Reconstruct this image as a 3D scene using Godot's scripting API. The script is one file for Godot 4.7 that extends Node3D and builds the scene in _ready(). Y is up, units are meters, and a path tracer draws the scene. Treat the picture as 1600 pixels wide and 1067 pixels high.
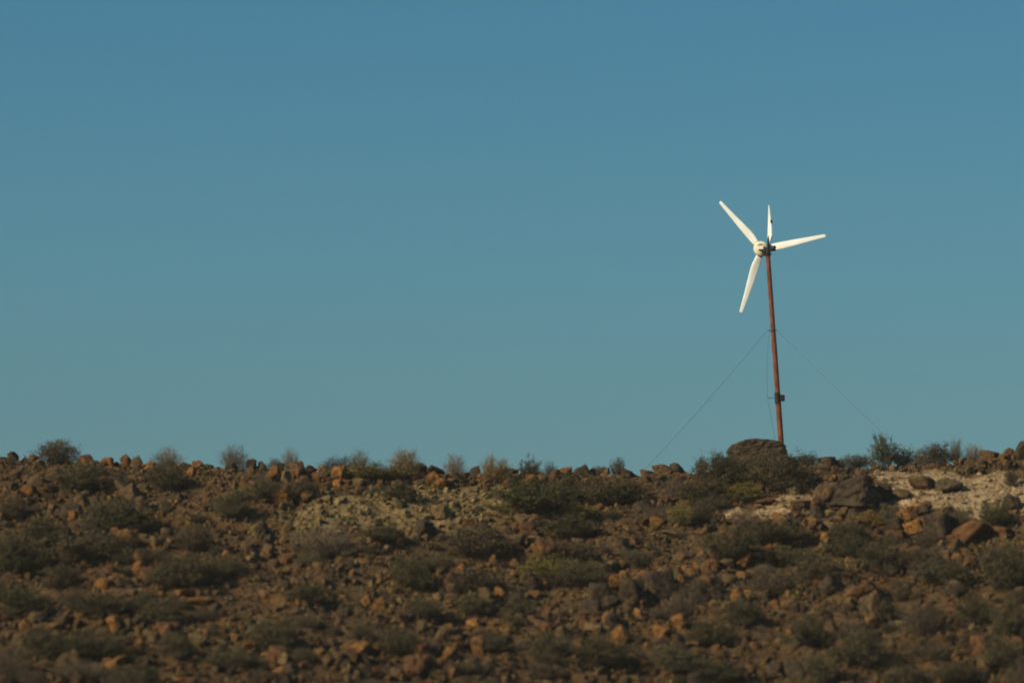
extends Node3D
# A small wind turbine on a leaning, guyed pole at the top of a stony, bushy hill under a clear evening sky.

const FOCAL := 6840.0            # pixels of the 1600 x 1067 survey photograph per unit of tangent
const EYE := Vector3(0.0, 1.7, 0.0)
const PITCH := 6.0
const CREST := 120.0
const TURBINE_D := 123.0

var rng := RandomNumberGenerator.new()
var taken := {}
var lens_basis := Basis(Vector3.RIGHT, deg_to_rad(PITCH))
var bumps := FastNoiseLite.new()
var fine := FastNoiseLite.new()
var patch_noise := FastNoiseLite.new()
var gravel_patches: Array = []   # [PackedVector2Array outline in metres (x, distance), tone]
var M := {}
var rock_shapes: Array = []
var slab_shapes: Array = []
var block_shapes: Array = []
var shrub_kinds := {}
var placed_things: Array = []    # [node, px, py, w, size words, noun, landmark name or ""]
var seen_labels := {}

# ---------------------------------------------------------------- the place's shape
func lerp_table(t: Array, x: float) -> float:
	if x <= t[0][0]:
		return t[0][1]
	for i in range(1, t.size()):
		if x <= t[i][0]:
			var k: float = (x - t[i - 1][0]) / (t[i][0] - t[i - 1][0])
			k = k * k * (3.0 - 2.0 * k)
			return lerpf(t[i - 1][1], t[i][1], k)
	return t[t.size() - 1][1]

# height of the hill's crest above the plain, from west to east
var crest_table := [[-60.0, 9.5], [-30.0, 10.5], [-14.0, 10.92], [-11.4, 10.8], [-8.8, 10.68], [-6.1, 10.58], [-3.5, 10.54], [-0.9, 10.48], [0.9, 10.52], [2.6, 10.58], [4.4, 10.66], [6.1, 10.84], [7.9, 10.94], [9.6, 10.86], [11.4, 10.92], [13.2, 11.02], [14.0, 11.08], [30.0, 11.8], [60.0, 10.9]]

func ground(x: float, d: float) -> float:
	var top := lerp_table(crest_table, x)
	var t := CREST + 1.2 * sin(x * 0.21) - d
	var h := top
	if t > 0.0:
		h = top - 0.405 * (sqrt(t * t + 2.2) - 1.483)
		h = 0.5 * (h + 0.0 + sqrt(h * h + 0.8)) - 0.05     # runs out into the plain
	else:
		h = top - 1.4 * (1.0 - exp(t * 0.05))
		if d > 400.0:
			h -= minf((d - 400.0) * 0.01, 8.0)
	var calm := clampf(absf(t) / 5.0, 0.25, 1.0) * (1.0 if t > 0.0 else 0.6)
	var near := clampf((d - 55.0) / 25.0, 0.12, 1.0)
	return h + (bumps.get_noise_2d(x, d) * 0.34 + fine.get_noise_2d(x, d) * 0.10) * calm * near

func ray(px: float, py: float) -> Vector3:
	return lens_basis * Vector3((px - 800.0) / FOCAL, (533.5 - py) / FOCAL, -1.0)

func at(px: float, py: float, d: float) -> Vector3:
	var r := ray(px, py)
	return EYE + r * (d / -r.z)

func on_ground(px: float, py: float) -> Vector3:
	# the place on the hill that the surveyor saw in this direction; on the crest when it is just above it
	var r := ray(px, py)
	var slope := r.y / -r.z
	var side := r.x / -r.z
	var best := -1e9
	var best_d := CREST
	var d := 92.0
	while d < 124.0:
		var g := ground(side * d, d)
		var up := EYE.y + slope * d
		if up <= g:
			return Vector3(side * d, g, -d)
		if g - up > best:
			best = g - up
			best_d = d
		d += 0.15
	return Vector3(side * best_d, ground(side * best_d, best_d), -best_d)

func to_photo(p: Vector3) -> Vector2:
	var q := lens_basis.inverse() * (p - EYE)
	return Vector2(800.0 + FOCAL * q.x / -q.z, 533.5 - FOCAL * q.y / -q.z)

func metres(px: float, d: float) -> float:
	return px * d / FOCAL

func gravel_at(x: float, d: float) -> Vector2:
	# how much pale gravel and how much olive-tan scree lie here
	var out := Vector2.ZERO
	var wob := Vector2(patch_noise.get_noise_2d(x * 2.0, d * 2.0), patch_noise.get_noise_2d(x * 2.0 + 60.0, d * 2.0)) * 0.9
	var p := Vector2(x, d) + wob
	for g in gravel_patches:
		var outline: PackedVector2Array = g[0]
		var dist := 1e9
		for i in outline.size():
			var c := Geometry2D.get_closest_point_to_segment(p, outline[i], outline[(i + 1) % outline.size()])
			dist = minf(dist, c.distance_to(p))
		if not Geometry2D.is_point_in_polygon(p, outline):
			dist = -dist
		var k := smoothstep(-0.25, 0.3, dist)
		if g[1] == 0:
			out.x = maxf(out.x, k)
		else:
			out.y = maxf(out.y, k)
	return out

# ---------------------------------------------------------------- naming
func numbered(called: String) -> String:
	if not taken.has(called):
		taken[called] = 0
		return called
	taken[called] += 1
	return "%s_%03d" % [called, taken[called]]

func obj(called: String, m: Mesh, mat: Material, parent: Node3D) -> MeshInstance3D:
	var o := MeshInstance3D.new()
	o.name = called
	o.mesh = m
	o.material_override = mat
	parent.add_child(o, true)
	return o

func tag(o: Node, label: String, category: String, group := "") -> void:
	o.set_meta("label", label)
	o.set_meta("category", category)
	if group != "":
		o.set_meta("group", group)

const ONES := ["zero", "one", "two", "three", "four", "five", "six", "seven", "eight", "nine", "ten", "eleven", "twelve", "thirteen", "fourteen", "fifteen", "sixteen", "seventeen", "eighteen", "nineteen"]
const TENS := ["", "", "twenty", "thirty", "forty", "fifty", "sixty", "seventy", "eighty", "ninety"]
func in_words(n: int) -> String:
	n = clampi(n, 0, 99)
	if n < 20:
		return ONES[n]
	return TENS[n / 10] + ("" if n % 10 == 0 else "-" + ONES[n % 10])

# ---------------------------------------------------------------- textures and materials
func grain(freq: float, lo: Color, hi: Color, seed_value: int, octaves := 5, kind := FastNoiseLite.TYPE_SIMPLEX_SMOOTH) -> ImageTexture:
	var n := FastNoiseLite.new()
	n.seed = seed_value
	n.noise_type = kind
	n.frequency = freq
	n.fractal_octaves = octaves
	var size := 256
	var src := n.get_seamless_image(size, size)
	var img := Image.create(size, size, false, Image.FORMAT_RGB8)
	for y in size:
		for x in size:
			img.set_pixel(x, y, lo.lerp(hi, src.get_pixel(x, y).r))
	return ImageTexture.create_from_image(img)

func relief(freq: float, seed_value: int, strength: float) -> ImageTexture:
	var n := FastNoiseLite.new()
	n.seed = seed_value
	n.frequency = freq
	n.fractal_octaves = 5
	var img := n.get_seamless_image(256, 256)
	img.bump_map_to_normal_map(strength)
	return ImageTexture.create_from_image(img)

func lin(r: float, g: float, b: float) -> Color:
	return Color(r, g, b).linear_to_srgb()

func plain(c: Color, rough := 0.9) -> StandardMaterial3D:
	var m := StandardMaterial3D.new()
	m.albedo_color = c
	m.roughness = rough
	m.metallic_specular = 0.3
	return m

func stone_material(c: Color, tex: Texture2D, nrm: Texture2D, scale_: float) -> StandardMaterial3D:
	var m := plain(c, 0.95)
	m.albedo_texture = tex
	m.normal_enabled = true
	m.normal_texture = nrm
	m.normal_scale = 0.9
	m.uv1_triplanar = true
	m.uv1_scale = Vector3.ONE * scale_
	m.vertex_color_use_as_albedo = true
	return m

func leaf_material(c: Color) -> StandardMaterial3D:
	var m := plain(c, 1.0)
	m.metallic_specular = 0.1
	m.vertex_color_use_as_albedo = true
	m.cull_mode = BaseMaterial3D.CULL_DISABLED
	m.backlight_enabled = true
	m.backlight = Color(0.25, 0.25, 0.2)
	return m

func make_materials() -> void:
	var mottled := grain(0.02, Color(0.42, 0.40, 0.40), Color(1, 1, 1), 11)
	var mottled_warm := grain(0.015, Color(0.36, 0.30, 0.28), Color(1.0, 0.97, 0.92), 12)
	var rough_rock := relief(0.03, 21, 7.0)
	M["rust"] = stone_material(lin(0.28, 0.148, 0.050), mottled_warm, rough_rock, 0.9)
	M["red-brown"] = stone_material(lin(0.18, 0.098, 0.044), mottled_warm, rough_rock, 0.8)
	M["brown"] = stone_material(lin(0.165, 0.106, 0.049), mottled, rough_rock, 0.8)
	M["dark brown"] = stone_material(lin(0.095, 0.068, 0.041), mottled, rough_rock, 0.7)
	M["tan"] = stone_material(lin(0.29, 0.20, 0.088), mottled, rough_rock, 0.9)
	M["grey-brown"] = stone_material(lin(0.14, 0.105, 0.058), mottled, rough_rock, 0.8)
	M["orange"] = stone_material(lin(0.47, 0.25, 0.085), mottled_warm, rough_rock, 1.1)
	M["pebble"] = stone_material(Color.WHITE, mottled, rough_rock, 1.0)
	var soil := stone_material(Color.WHITE, grain(0.012, Color(0.50, 0.46, 0.44), Color(1, 1, 1), 13, 6), relief(0.05, 22, 9.0), 0.55)
	soil.uv1_world_triplanar = true
	M["soil"] = soil
	M["dark olive"] = leaf_material(lin(0.092, 0.079, 0.044))
	M["grey-olive"] = leaf_material(lin(0.122, 0.102, 0.060))
	M["grey-brown leaf"] = leaf_material(lin(0.118, 0.088, 0.056))
	M["yellow-green"] = leaf_material(lin(0.20, 0.165, 0.046))
	M["yellow-brown"] = leaf_material(lin(0.25, 0.155, 0.050))
	M["green"] = leaf_material(lin(0.090, 0.088, 0.040))
	M["twig"] = plain(lin(0.085, 0.062, 0.045), 0.9)
	M["dry twig"] = plain(lin(0.15, 0.115, 0.08), 0.9)
	M["straw"] = leaf_material(lin(0.30, 0.225, 0.11))
	# turbine
	var worn := grain(0.006, Color(0.95, 0.945, 0.92), Color(1, 1, 1), 14, 3)
	var blade := plain(lin(0.87, 0.89, 0.89), 0.45)
	blade.albedo_texture = worn
	blade.uv1_triplanar = true
	M["blade"] = blade
	var cream := plain(lin(0.76, 0.72, 0.56), 0.5)
	cream.albedo_texture = worn
	cream.uv1_triplanar = true
	cream.uv1_scale = Vector3.ONE * 3.0
	M["cream"] = cream
	M["pale box"] = plain(lin(0.80, 0.76, 0.68), 0.5)
	var rust := plain(lin(0.29, 0.105, 0.055), 0.75)
	rust.albedo_texture = grain(0.02, Color(0.50, 0.44, 0.42), Color(1, 0.95, 0.9), 15, 5)
	rust.uv1_triplanar = true
	rust.uv1_scale = Vector3(2.2, 0.5, 2.2)
	M["rusty"] = rust
	M["black"] = plain(lin(0.018, 0.016, 0.018), 0.55)
	var steel := plain(lin(0.10, 0.10, 0.10), 0.5)
	steel.metallic = 0.3
	M["steel"] = steel

# ---------------------------------------------------------------- stones
var ico_cache := {}
func ico_faces(level: int) -> Array:
	if ico_cache.has(level):
		return ico_cache[level]
	var out: Array = []
	if level == 0:
		var g := (1.0 + sqrt(5.0)) / 2.0
		var v: Array = []
		for s in [[-1, g, 0], [1, g, 0], [-1, -g, 0], [1, -g, 0], [0, -1, g], [0, 1, g], [0, -1, -g], [0, 1, -g], [g, 0, -1], [g, 0, 1], [-g, 0, -1], [-g, 0, 1]]:
			v.append(Vector3(s[0], s[1], s[2]).normalized())
		for a in 12:
			for b in range(a + 1, 12):
				for c in range(b + 1, 12):
					if v[a].distance_to(v[b]) < 1.1 and v[b].distance_to(v[c]) < 1.1 and v[a].distance_to(v[c]) < 1.1:
						if (v[b] - v[a]).cross(v[c] - v[a]).dot(v[a]) > 0.0:
							out.append([v[a], v[c], v[b]])     # clockwise from outside
						else:
							out.append([v[a], v[b], v[c]])
	else:
		for t in ico_faces(level - 1):
			var ab: Vector3 = ((t[0] + t[1]) / 2.0).normalized()
			var bc: Vector3 = ((t[1] + t[2]) / 2.0).normalized()
			var ca: Vector3 = ((t[2] + t[0]) / 2.0).normalized()
			out.append([t[0], ab, ca])
			out.append([ab, t[1], bc])
			out.append([ca, bc, t[2]])
			out.append([ab, bc, ca])
	ico_cache[level] = out
	return out

func stone_mesh(cuts: Array, rough: float, seed_value: int, level: int, freq := 2.0) -> ArrayMesh:
	# a lump cut by planes: each cut is [outward normal, distance]
	var n := FastNoiseLite.new()
	n.seed = seed_value
	n.frequency = freq
	n.fractal_octaves = 4
	var st := SurfaceTool.new()
	st.begin(Mesh.PRIMITIVE_TRIANGLES)
	var known := {}
	for f in ico_faces(level):
		for k in 3:
			var d: Vector3 = f[k]
			if not known.has(d):
				var r := 1.2
				for c in cuts:
					var s: float = c[0].dot(d)
					if s > 0.02:
						r = minf(r, c[1] / s)
				r *= 1.0 + rough * n.get_noise_3dv(d * 1.3)
				known[d] = d * r
	var lo := Vector3.ONE * 9.0
	var hi := -lo
	for d in known:
		lo = lo.min(known[d])
		hi = hi.max(known[d])
	for f in ico_faces(level):
		for k in 3:
			st.set_smooth_group(0 if level > 2 else 0xFFFFFFFF)
			st.add_vertex((known[f[k]] - (lo + hi) * 0.5) / (hi - lo))
	st.generate_normals()
	return st.commit()

func random_cuts(r: RandomNumberGenerator, flat: float) -> Array:
	var cuts: Array = []
	for i in 11:
		var d := Vector3(r.randfn(), r.randfn(), r.randfn()).normalized()
		cuts.append([d, r.randf_range(0.38, 0.52)])
	cuts.append([Vector3(r.randf_range(-0.25, 0.25), 1.0, r.randf_range(-0.25, 0.35)).normalized(), flat])
	cuts.append([Vector3(0, -1, 0), 0.4])
	return cuts

func make_stone_shapes() -> void:
	var r := RandomNumberGenerator.new()
	r.seed = 4071
	for i in 18:
		rock_shapes.append(stone_mesh(random_cuts(r, r.randf_range(0.30, 0.46)), 0.16, 300 + i, 3, 1.6))
	for i in 6:
		var b := Basis(Vector3.UP, 0.0) * Basis(Vector3(r.randfn(), r.randfn(), r.randfn()).normalized(), r.randf_range(0.0, 0.3))
		var cuts: Array = []
		for n in [Vector3.RIGHT, Vector3.LEFT, Vector3.UP, Vector3.DOWN, Vector3.BACK, Vector3.FORWARD]:
			cuts.append([b * n, r.randf_range(0.36, 0.48)])
		for k in 4:
			cuts.append([Vector3(r.randfn(), r.randf(), r.randfn()).normalized(), r.randf_range(0.48, 0.6)])
		block_shapes.append(stone_mesh(cuts, 0.07, 450 + i, 3, 1.6))
	for i in 8:
		slab_shapes.append(stone_mesh(random_cuts(r, r.randf_range(0.16, 0.24)), 0.12, 400 + i, 3, 1.6))

# ---------------------------------------------------------------- bushes
func twig_tube(st: SurfaceTool, a: Vector3, b: Vector3, ra: float, rb: float) -> void:
	var d := (b - a).normalized()
	var s := d.cross(Vector3(0.31, 0.2, 0.93)).normalized()
	var u := s.cross(d)
	var pa: Array = []
	var pb: Array = []
	for k in 3:
		var w := TAU * k / 3.0
		var o := s * cos(w) + u * sin(w)
		pa.append(a + o * ra)
		pb.append(b + o * rb)
	for k in 3:
		var l := (k + 1) % 3
		for p in [pa[k], pb[k], pa[l], pa[l], pb[k], pb[l]]:
			st.add_vertex(p)

func leaf(st: SurfaceTool, p: Vector3, size: float, r: RandomNumberGenerator, tone: float, up_bias: float) -> void:
	var d := (Vector3(r.randfn(), r.randfn(), r.randfn()).normalized() + Vector3.UP * up_bias).normalized()
	var s := d.cross(Vector3(r.randfn(), r.randfn(), r.randfn())).normalized() * size * r.randf_range(0.22, 0.4)
	var tip := p + d * size * r.randf_range(0.7, 1.3)
	var mid := p.lerp(tip, 0.5)
	st.set_color(Color(tone * r.randf_range(0.85, 1.1), tone, tone * r.randf_range(0.75, 1.0)))
	for v in [p, mid + s, mid - s, mid + s, tip, mid - s]:
		st.add_vertex(v)

# unit bush: one metre wide, one metre tall, base at the origin
func bush_shape(seed_value: int, stems: int, twigs: int, leaves: int, leaf_size: float, spread: float, up_bias: float, ragged: float, thick: float) -> Array:
	var r := RandomNumberGenerator.new()
	r.seed = seed_value
	var ts := SurfaceTool.new()
	ts.begin(Mesh.PRIMITIVE_TRIANGLES)
	ts.set_smooth_group(0xFFFFFFFF)
	var ls := SurfaceTool.new()
	ls.begin(Mesh.PRIMITIVE_TRIANGLES)
	ls.set_smooth_group(0xFFFFFFFF)
	var ends: Array = []
	for i in stems:
		var az := TAU * (i + r.randf()) / stems
		var out := sqrt(r.randf()) * spread
		var reach := r.randf_range(1.0 - ragged, 1.0)
		# a dome with an uneven edge
		var tip := Vector3(cos(az) * out * 0.5, sqrt(maxf(0.05, 1.0 - out * out * 0.85)), sin(az) * out * 0.5) * reach
		var root := Vector3(cos(az), 0.0, sin(az)) * 0.06 * r.randf() + Vector3(0, -0.06, 0)
		var bend := root.lerp(tip, 0.5) + Vector3(r.randfn(), r.randf_range(-0.2, 0.6), r.randfn()) * 0.05
		twig_tube(ts, root, bend, thick, thick * 0.7)
		twig_tube(ts, bend, tip, thick * 0.7, thick * 0.25)
		for k in twigs:
			var f := r.randf_range(0.3, 1.0)
			var from := root.lerp(bend, f * 2.0) if f < 0.5 else bend.lerp(tip, f * 2.0 - 1.0)
			var to := from + Vector3(r.randfn() * 0.09, r.randf_range(-0.02, 0.16), r.randfn() * 0.09) + (tip - root) * 0.10
			twig_tube(ts, from, to, thick * 0.4, thick * 0.15)
			ends.append([from, to])
		ends.append([bend, tip])
	if leaves > 0:
		for e in ends:
			e.append(r.randf_range(0.6, 1.25))
		for i in leaves:
			var e: Array = ends[r.randi() % ends.size()]
			var p: Vector3 = e[0].lerp(e[1], r.randf_range(0.15, 1.08)) + Vector3(r.randfn(), r.randfn(), r.randfn()) * 0.028
			p.y = maxf(p.y, 0.0)
			leaf(ls, p, leaf_size, r, e[2] * r.randf_range(0.85, 1.15), up_bias)
	ts.generate_normals()
	ls.generate_normals()
	return [ts.commit(), ls.commit() if leaves > 0 else null]

func make_bush_shapes() -> void:
	shrub_kinds["dense"] = []
	shrub_kinds["twiggy"] = []
	shrub_kinds["upright"] = []
	shrub_kinds["cushion"] = []
	for i in 5:
		shrub_kinds["dense"].append(bush_shape(500 + i, 52, 8, 6000, 0.036, 1.08, 0.5, 0.20, 0.007))
	for i in 5:
		shrub_kinds["twiggy"].append(bush_shape(520 + i, 90, 10, 1500, 0.032, 1.05, 0.7, 0.26, 0.0065))
	shrub_kinds["sparse"] = []
	for i in 4:
		shrub_kinds["sparse"].append(bush_shape(580 + i, 44, 9, 520, 0.034, 1.1, 0.3, 0.45, 0.009))
	for i in 3:
		shrub_kinds["upright"].append(bush_shape(540 + i, 26, 14, 2600, 0.045, 1.0, 0.8, 0.30, 0.011))
	for i in 3:
		shrub_kinds["cushion"].append(bush_shape(560 + i, 70, 6, 5200, 0.034, 1.0, 0.9, 0.10, 0.006))

func words_for(px: float, py: float, look: String, noun: String) -> String:
	var a := in_words(roundi(px / 16.0))
	var b := in_words(roundi((1067.0 - py) / 10.67))
	return "%s %s, %s hundredths across and %s hundredths up the picture" % [look, noun, a, b]

var shrub_count := 0
func bush(px: float, py: float, w: float, h: float, kind: String, colour: String, label := "", short := "") -> void:
	var p := on_ground(px, py + h * 0.5)
	bush_on(p, metres(w, -p.z), metres(h, -p.z), kind, colour, label, short)

func bush_on(p: Vector3, w: float, h: float, kind: String, colour: String, label := "", short := "") -> void:
	var variants: Array = shrub_kinds[kind]
	var shape: Array = variants[shrub_count % variants.size()]
	shrub_count += 1
	var root := Node3D.new()
	root.name = numbered("bush")
	add_child(root, true)
	root.position = p - Vector3(0, 0.03, 0)
	root.basis = Basis(Vector3.UP, rng.randf() * TAU).scaled(Vector3(w * 1.12, h * 1.14, w * 1.0))
	obj("stem", shape[0], M["dry twig"] if kind == "twiggy" and colour == "grey-brown leaf" else M["twig"], root)
	if shape[1]:
		obj("foliage", shape[1], M[colour], root)
	var c := to_photo(p + Vector3(0, h * 0.5, 0))
	var size := "tiny" if w < 0.55 else "small" if w < 0.85 else "medium" if w < 1.3 else "large"
	var colour_word := colour.replace(" leaf", "")
	var look := "%s %s %s" % [size, colour_word, {"dense": "leafy", "twiggy": "twiggy", "upright": "upright", "cushion": "rounded", "sparse": "half-bare"}[kind]]
	root.set_meta("category", "bush")
	root.set_meta("group", "bushes on the hill")
	placed_things.append([root, c, w, look, "bush", label, short])

# ---------------------------------------------------------------- placing stones
func stone_on(p: Vector3, w: float, h: float, colour: String, slab: bool, turn: float, tilt: float, label := "", short := "", own: Mesh = null) -> MeshInstance3D:
	var o := MeshInstance3D.new()
	o.mesh = own if own else (slab_shapes[rng.randi() % slab_shapes.size()] if slab else rock_shapes[rng.randi() % rock_shapes.size()])
	if own == null and not slab and ("stacked" in label and not "biggest" in label or "orange block" in label):
		o.mesh = block_shapes[rng.randi() % block_shapes.size()]
		turn = 0.35 * sin(turn)
	o.material_override = M[colour]
	o.name = numbered("boulder" if w > 0.55 else "rock")
	add_child(o, true)
	o.basis = Basis(Vector3.FORWARD, tilt) * Basis(Vector3.UP, turn).scaled(Vector3(w, h * 1.25, w))
	o.position = p + Vector3(0, h * 0.36, 0)
	var c := to_photo(o.position)
	var size := "tiny" if w < 0.24 else "small" if w < 0.36 else "medium" if w < 0.55 else "large"
	var shape := "flat" if slab or h < w * 0.55 else "blocky" if h > w * 0.85 else "angular"
	o.set_meta("category", "boulder" if w > 0.55 else "rock")
	o.set_meta("group", "rocks scattered over the hill")
	placed_things.append([o, c, w, "%s %s %s" % [size, colour, shape], "boulder" if w > 0.55 else "rock", label, short])
	return o

func stone(px: float, py: float, w: float, h: float, colour: String, slab := false, tilt := 0.0, label := "", short := "", own: Mesh = null, turn := -1.0) -> void:
	var p := on_ground(px, py + h * 0.42)
	stone_on(p, metres(w, -p.z) * 1.05, metres(h, -p.z), colour, slab, rng.randf() * TAU if turn < 0.0 else turn, tilt, label, short, own)

# ---------------------------------------------------------------- swept and lathed parts of the turbine
func tube(points: Array, radii: Array, sides := 12) -> ArrayMesh:
	var st := SurfaceTool.new()
	st.begin(Mesh.PRIMITIVE_TRIANGLES)
	st.set_smooth_group(0)
	tube_into(st, points, radii, sides)
	st.generate_normals()
	return st.commit()

func tube_into(st: SurfaceTool, points: Array, radii: Array, sides: int) -> void:
	var rings: Array = []
	for i in points.size():
		var d: Vector3 = (points[mini(i + 1, points.size() - 1)] - points[maxi(i - 1, 0)]).normalized()
		var s := d.cross(Vector3(0.13, 0.21, 0.97)).normalized()
		var u := s.cross(d)
		var ring: Array = []
		for k in sides:
			var w := TAU * k / sides
			ring.append(points[i] + (s * cos(w) + u * sin(w)) * radii[i])
		rings.append(ring)
	for i in rings.size() - 1:
		for k in sides:
			var l := (k + 1) % sides
			for v in [rings[i][k], rings[i + 1][k], rings[i][l], rings[i][l], rings[i + 1][k], rings[i + 1][l]]:
				st.add_vertex(v)
	st.set_smooth_group(1)
	for k in sides:
		var l := (k + 1) % sides
		var last: int = rings.size() - 1
		for v in [points[0], rings[0][k], rings[0][l], points[last], rings[last][l], rings[last][k]]:
			st.add_vertex(v)
	st.set_smooth_group(0)

# a bevelled box between two corners, in the axes of a basis
func box(size: Vector3, bevel: float) -> ArrayMesh:
	var st := SurfaceTool.new()
	st.begin(Mesh.PRIMITIVE_TRIANGLES)
	st.set_smooth_group(0xFFFFFFFF)
	var pts := PackedVector3Array()
	for sx in [-1, 1]:
		for sy in [-1, 1]:
			for sz in [-1, 1]:
				var h := size * 0.5
				for k in 3:
					var q := Vector3(sx * h.x, sy * h.y, sz * h.z)
					for a in 3:
						if a != k:
							q[a] -= signf(q[a]) * bevel
					pts.append(q)
	# hull of the 24 points: faces, edge strips and corners
	var idx := func(sx: int, sy: int, sz: int, k: int) -> Vector3:
		return pts[(((sx + 1) / 2 * 2 + (sy + 1) / 2) * 2 + (sz + 1) / 2) * 3 + k]
	var quads: Array = []
	for s in [-1, 1]:
		quads.append([idx.call(s, -1, -1, 0), idx.call(s, 1, -1, 0), idx.call(s, 1, 1, 0), idx.call(s, -1, 1, 0)])
		quads.append([idx.call(-1, s, -1, 1), idx.call(1, s, -1, 1), idx.call(1, s, 1, 1), idx.call(-1, s, 1, 1)])
		quads.append([idx.call(-1, -1, s, 2), idx.call(1, -1, s, 2), idx.call(1, 1, s, 2), idx.call(-1, 1, s, 2)])
		for t in [-1, 1]:
			quads.append([idx.call(s, t, -1, 0), idx.call(s, t, -1, 1), idx.call(s, t, 1, 1), idx.call(s, t, 1, 0)])
			quads.append([idx.call(s, -1, t, 0), idx.call(s, -1, t, 2), idx.call(s, 1, t, 2), idx.call(s, 1, t, 0)])
			quads.append([idx.call(-1, s, t, 1), idx.call(-1, s, t, 2), idx.call(1, s, t, 2), idx.call(1, s, t, 1)])
	for q in quads:
		out_tri(st, q[0], q[1], q[2])
		out_tri(st, q[0], q[2], q[3])
	for sx in [-1, 1]:
		for sy in [-1, 1]:
			for sz in [-1, 1]:
				out_tri(st, idx.call(sx, sy, sz, 0), idx.call(sx, sy, sz, 1), idx.call(sx, sy, sz, 2))
	st.generate_normals()
	return st.commit()

func out_tri(st: SurfaceTool, a: Vector3, b: Vector3, c: Vector3, centre := Vector3.ZERO) -> void:
	if (b - a).cross(c - a).dot((a + b + c) / 3.0 - centre) > 0.0:
		for v in [a, c, b]:
			st.add_vertex(v)
	else:
		for v in [a, b, c]:
			st.add_vertex(v)

# a blade along +Y from the hub's centre, its face towards +Z
func blade_mesh(length: float) -> ArrayMesh:
	var st := SurfaceTool.new()
	st.begin(Mesh.PRIMITIVE_TRIANGLES)
	st.set_smooth_group(0)
	# [share of the length, leading edge, trailing edge, thickness, twist]
	var rows := [[0.1, 0.085, -0.085, 0.075, -14.0], [0.17, 0.1, -0.095, 0.07, -14.0], [0.24, 0.122, -0.098, 0.06, -13.0], [0.32, 0.124, -0.096, 0.052, -11.0], [0.42, 0.112, -0.09, 0.046, -9.0], [0.55, 0.096, -0.082, 0.038, -7.0], [0.7, 0.074, -0.07, 0.03, -5.0], [0.85, 0.056, -0.058, 0.024, -3.5], [0.95, 0.046, -0.052, 0.02, -3.0], [0.985, 0.038, -0.044, 0.016, -3.0], [1.0, 0.02, -0.024, 0.01, -3.0]]
	var rings: Array = []
	for w in rows:
		var ring: Array = []
		var mid: float = (w[1] + w[2]) / 2.0
		var half: float = (w[1] - w[2]) / 2.0
		for k in 16:
			var a := TAU * k / 16.0
			var x: float = mid + cos(a) * half
			var thick: float = w[3] * 0.5 * sin(a) * (0.65 + 0.35 * cos(a))
			ring.append(Vector3(0, w[0] * length, 0) + Vector3(x, 0, thick).rotated(Vector3.UP, deg_to_rad(w[4])))
		rings.append(ring)
	for i in rings.size() - 1:
		for k in 16:
			var l := (k + 1) % 16
			var c := Vector3(0, (rows[i][0] + rows[i + 1][0]) * 0.5 * length, 0)
			out_tri(st, rings[i][k], rings[i + 1][k], rings[i][l], c)
			out_tri(st, rings[i][l], rings[i + 1][k], rings[i + 1][l], c)
	for k in 16:
		var l := (k + 1) % 16
		out_tri(st, Vector3(0, length * 1.003, 0), rings[rings.size() - 1][k], rings[rings.size() - 1][l], Vector3(0, length * 0.9, 0))
		out_tri(st, Vector3(0, rows[0][0] * length, 0), rings[0][k], rings[0][l], Vector3(0, length * 0.2, 0))
	st.generate_normals()
	return st.commit()

func lathe(profile: Array, sides := 40) -> ArrayMesh:
	# [along Z, radius] rows, each edge with a crease where rows repeat
	var st := SurfaceTool.new()
	st.begin(Mesh.PRIMITIVE_TRIANGLES)
	for i in profile.size() - 1:
		st.set_smooth_group(i)
		for k in sides:
			var a := TAU * k / sides
			var b := TAU * (k + 1) / sides
			var p := Vector3(cos(a) * profile[i][1], sin(a) * profile[i][1], profile[i][0])
			var q := Vector3(cos(b) * profile[i][1], sin(b) * profile[i][1], profile[i][0])
			var r := Vector3(cos(a) * profile[i + 1][1], sin(a) * profile[i + 1][1], profile[i + 1][0])
			var s := Vector3(cos(b) * profile[i + 1][1], sin(b) * profile[i + 1][1], profile[i + 1][0])
			for v in [p, q, r, q, s, r]:
				st.add_vertex(v)
	st.generate_normals()
	return st.commit()

func prism(outline: PackedVector2Array, thick: float) -> ArrayMesh:
	var st := SurfaceTool.new()
	st.begin(Mesh.PRIMITIVE_TRIANGLES)
	st.set_smooth_group(0xFFFFFFFF)
	var centre := Vector3.ZERO
	for p in outline:
		centre += Vector3(p.x, p.y, 0) / outline.size()
	var t := Geometry2D.triangulate_polygon(outline)
	for s in [-1.0, 1.0]:
		for i in range(0, t.size(), 3):
			var v: Array = []
			for k in 3:
				v.append(Vector3(outline[t[i + k]].x, outline[t[i + k]].y, s * thick / 2.0))
			var m: Vector3 = (v[0] + v[1] + v[2]) / 3.0
			out_tri(st, v[0], v[1], v[2], Vector3(m.x, m.y, 0))
	for i in outline.size():
		var a := outline[i]
		var b := outline[(i + 1) % outline.size()]
		var h := thick / 2.0
		out_tri(st, Vector3(a.x, a.y, -h), Vector3(b.x, b.y, -h), Vector3(b.x, b.y, h), centre)
		out_tri(st, Vector3(a.x, a.y, -h), Vector3(b.x, b.y, h), Vector3(a.x, a.y, h), centre)
	st.generate_normals()
	return st.commit()

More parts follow.
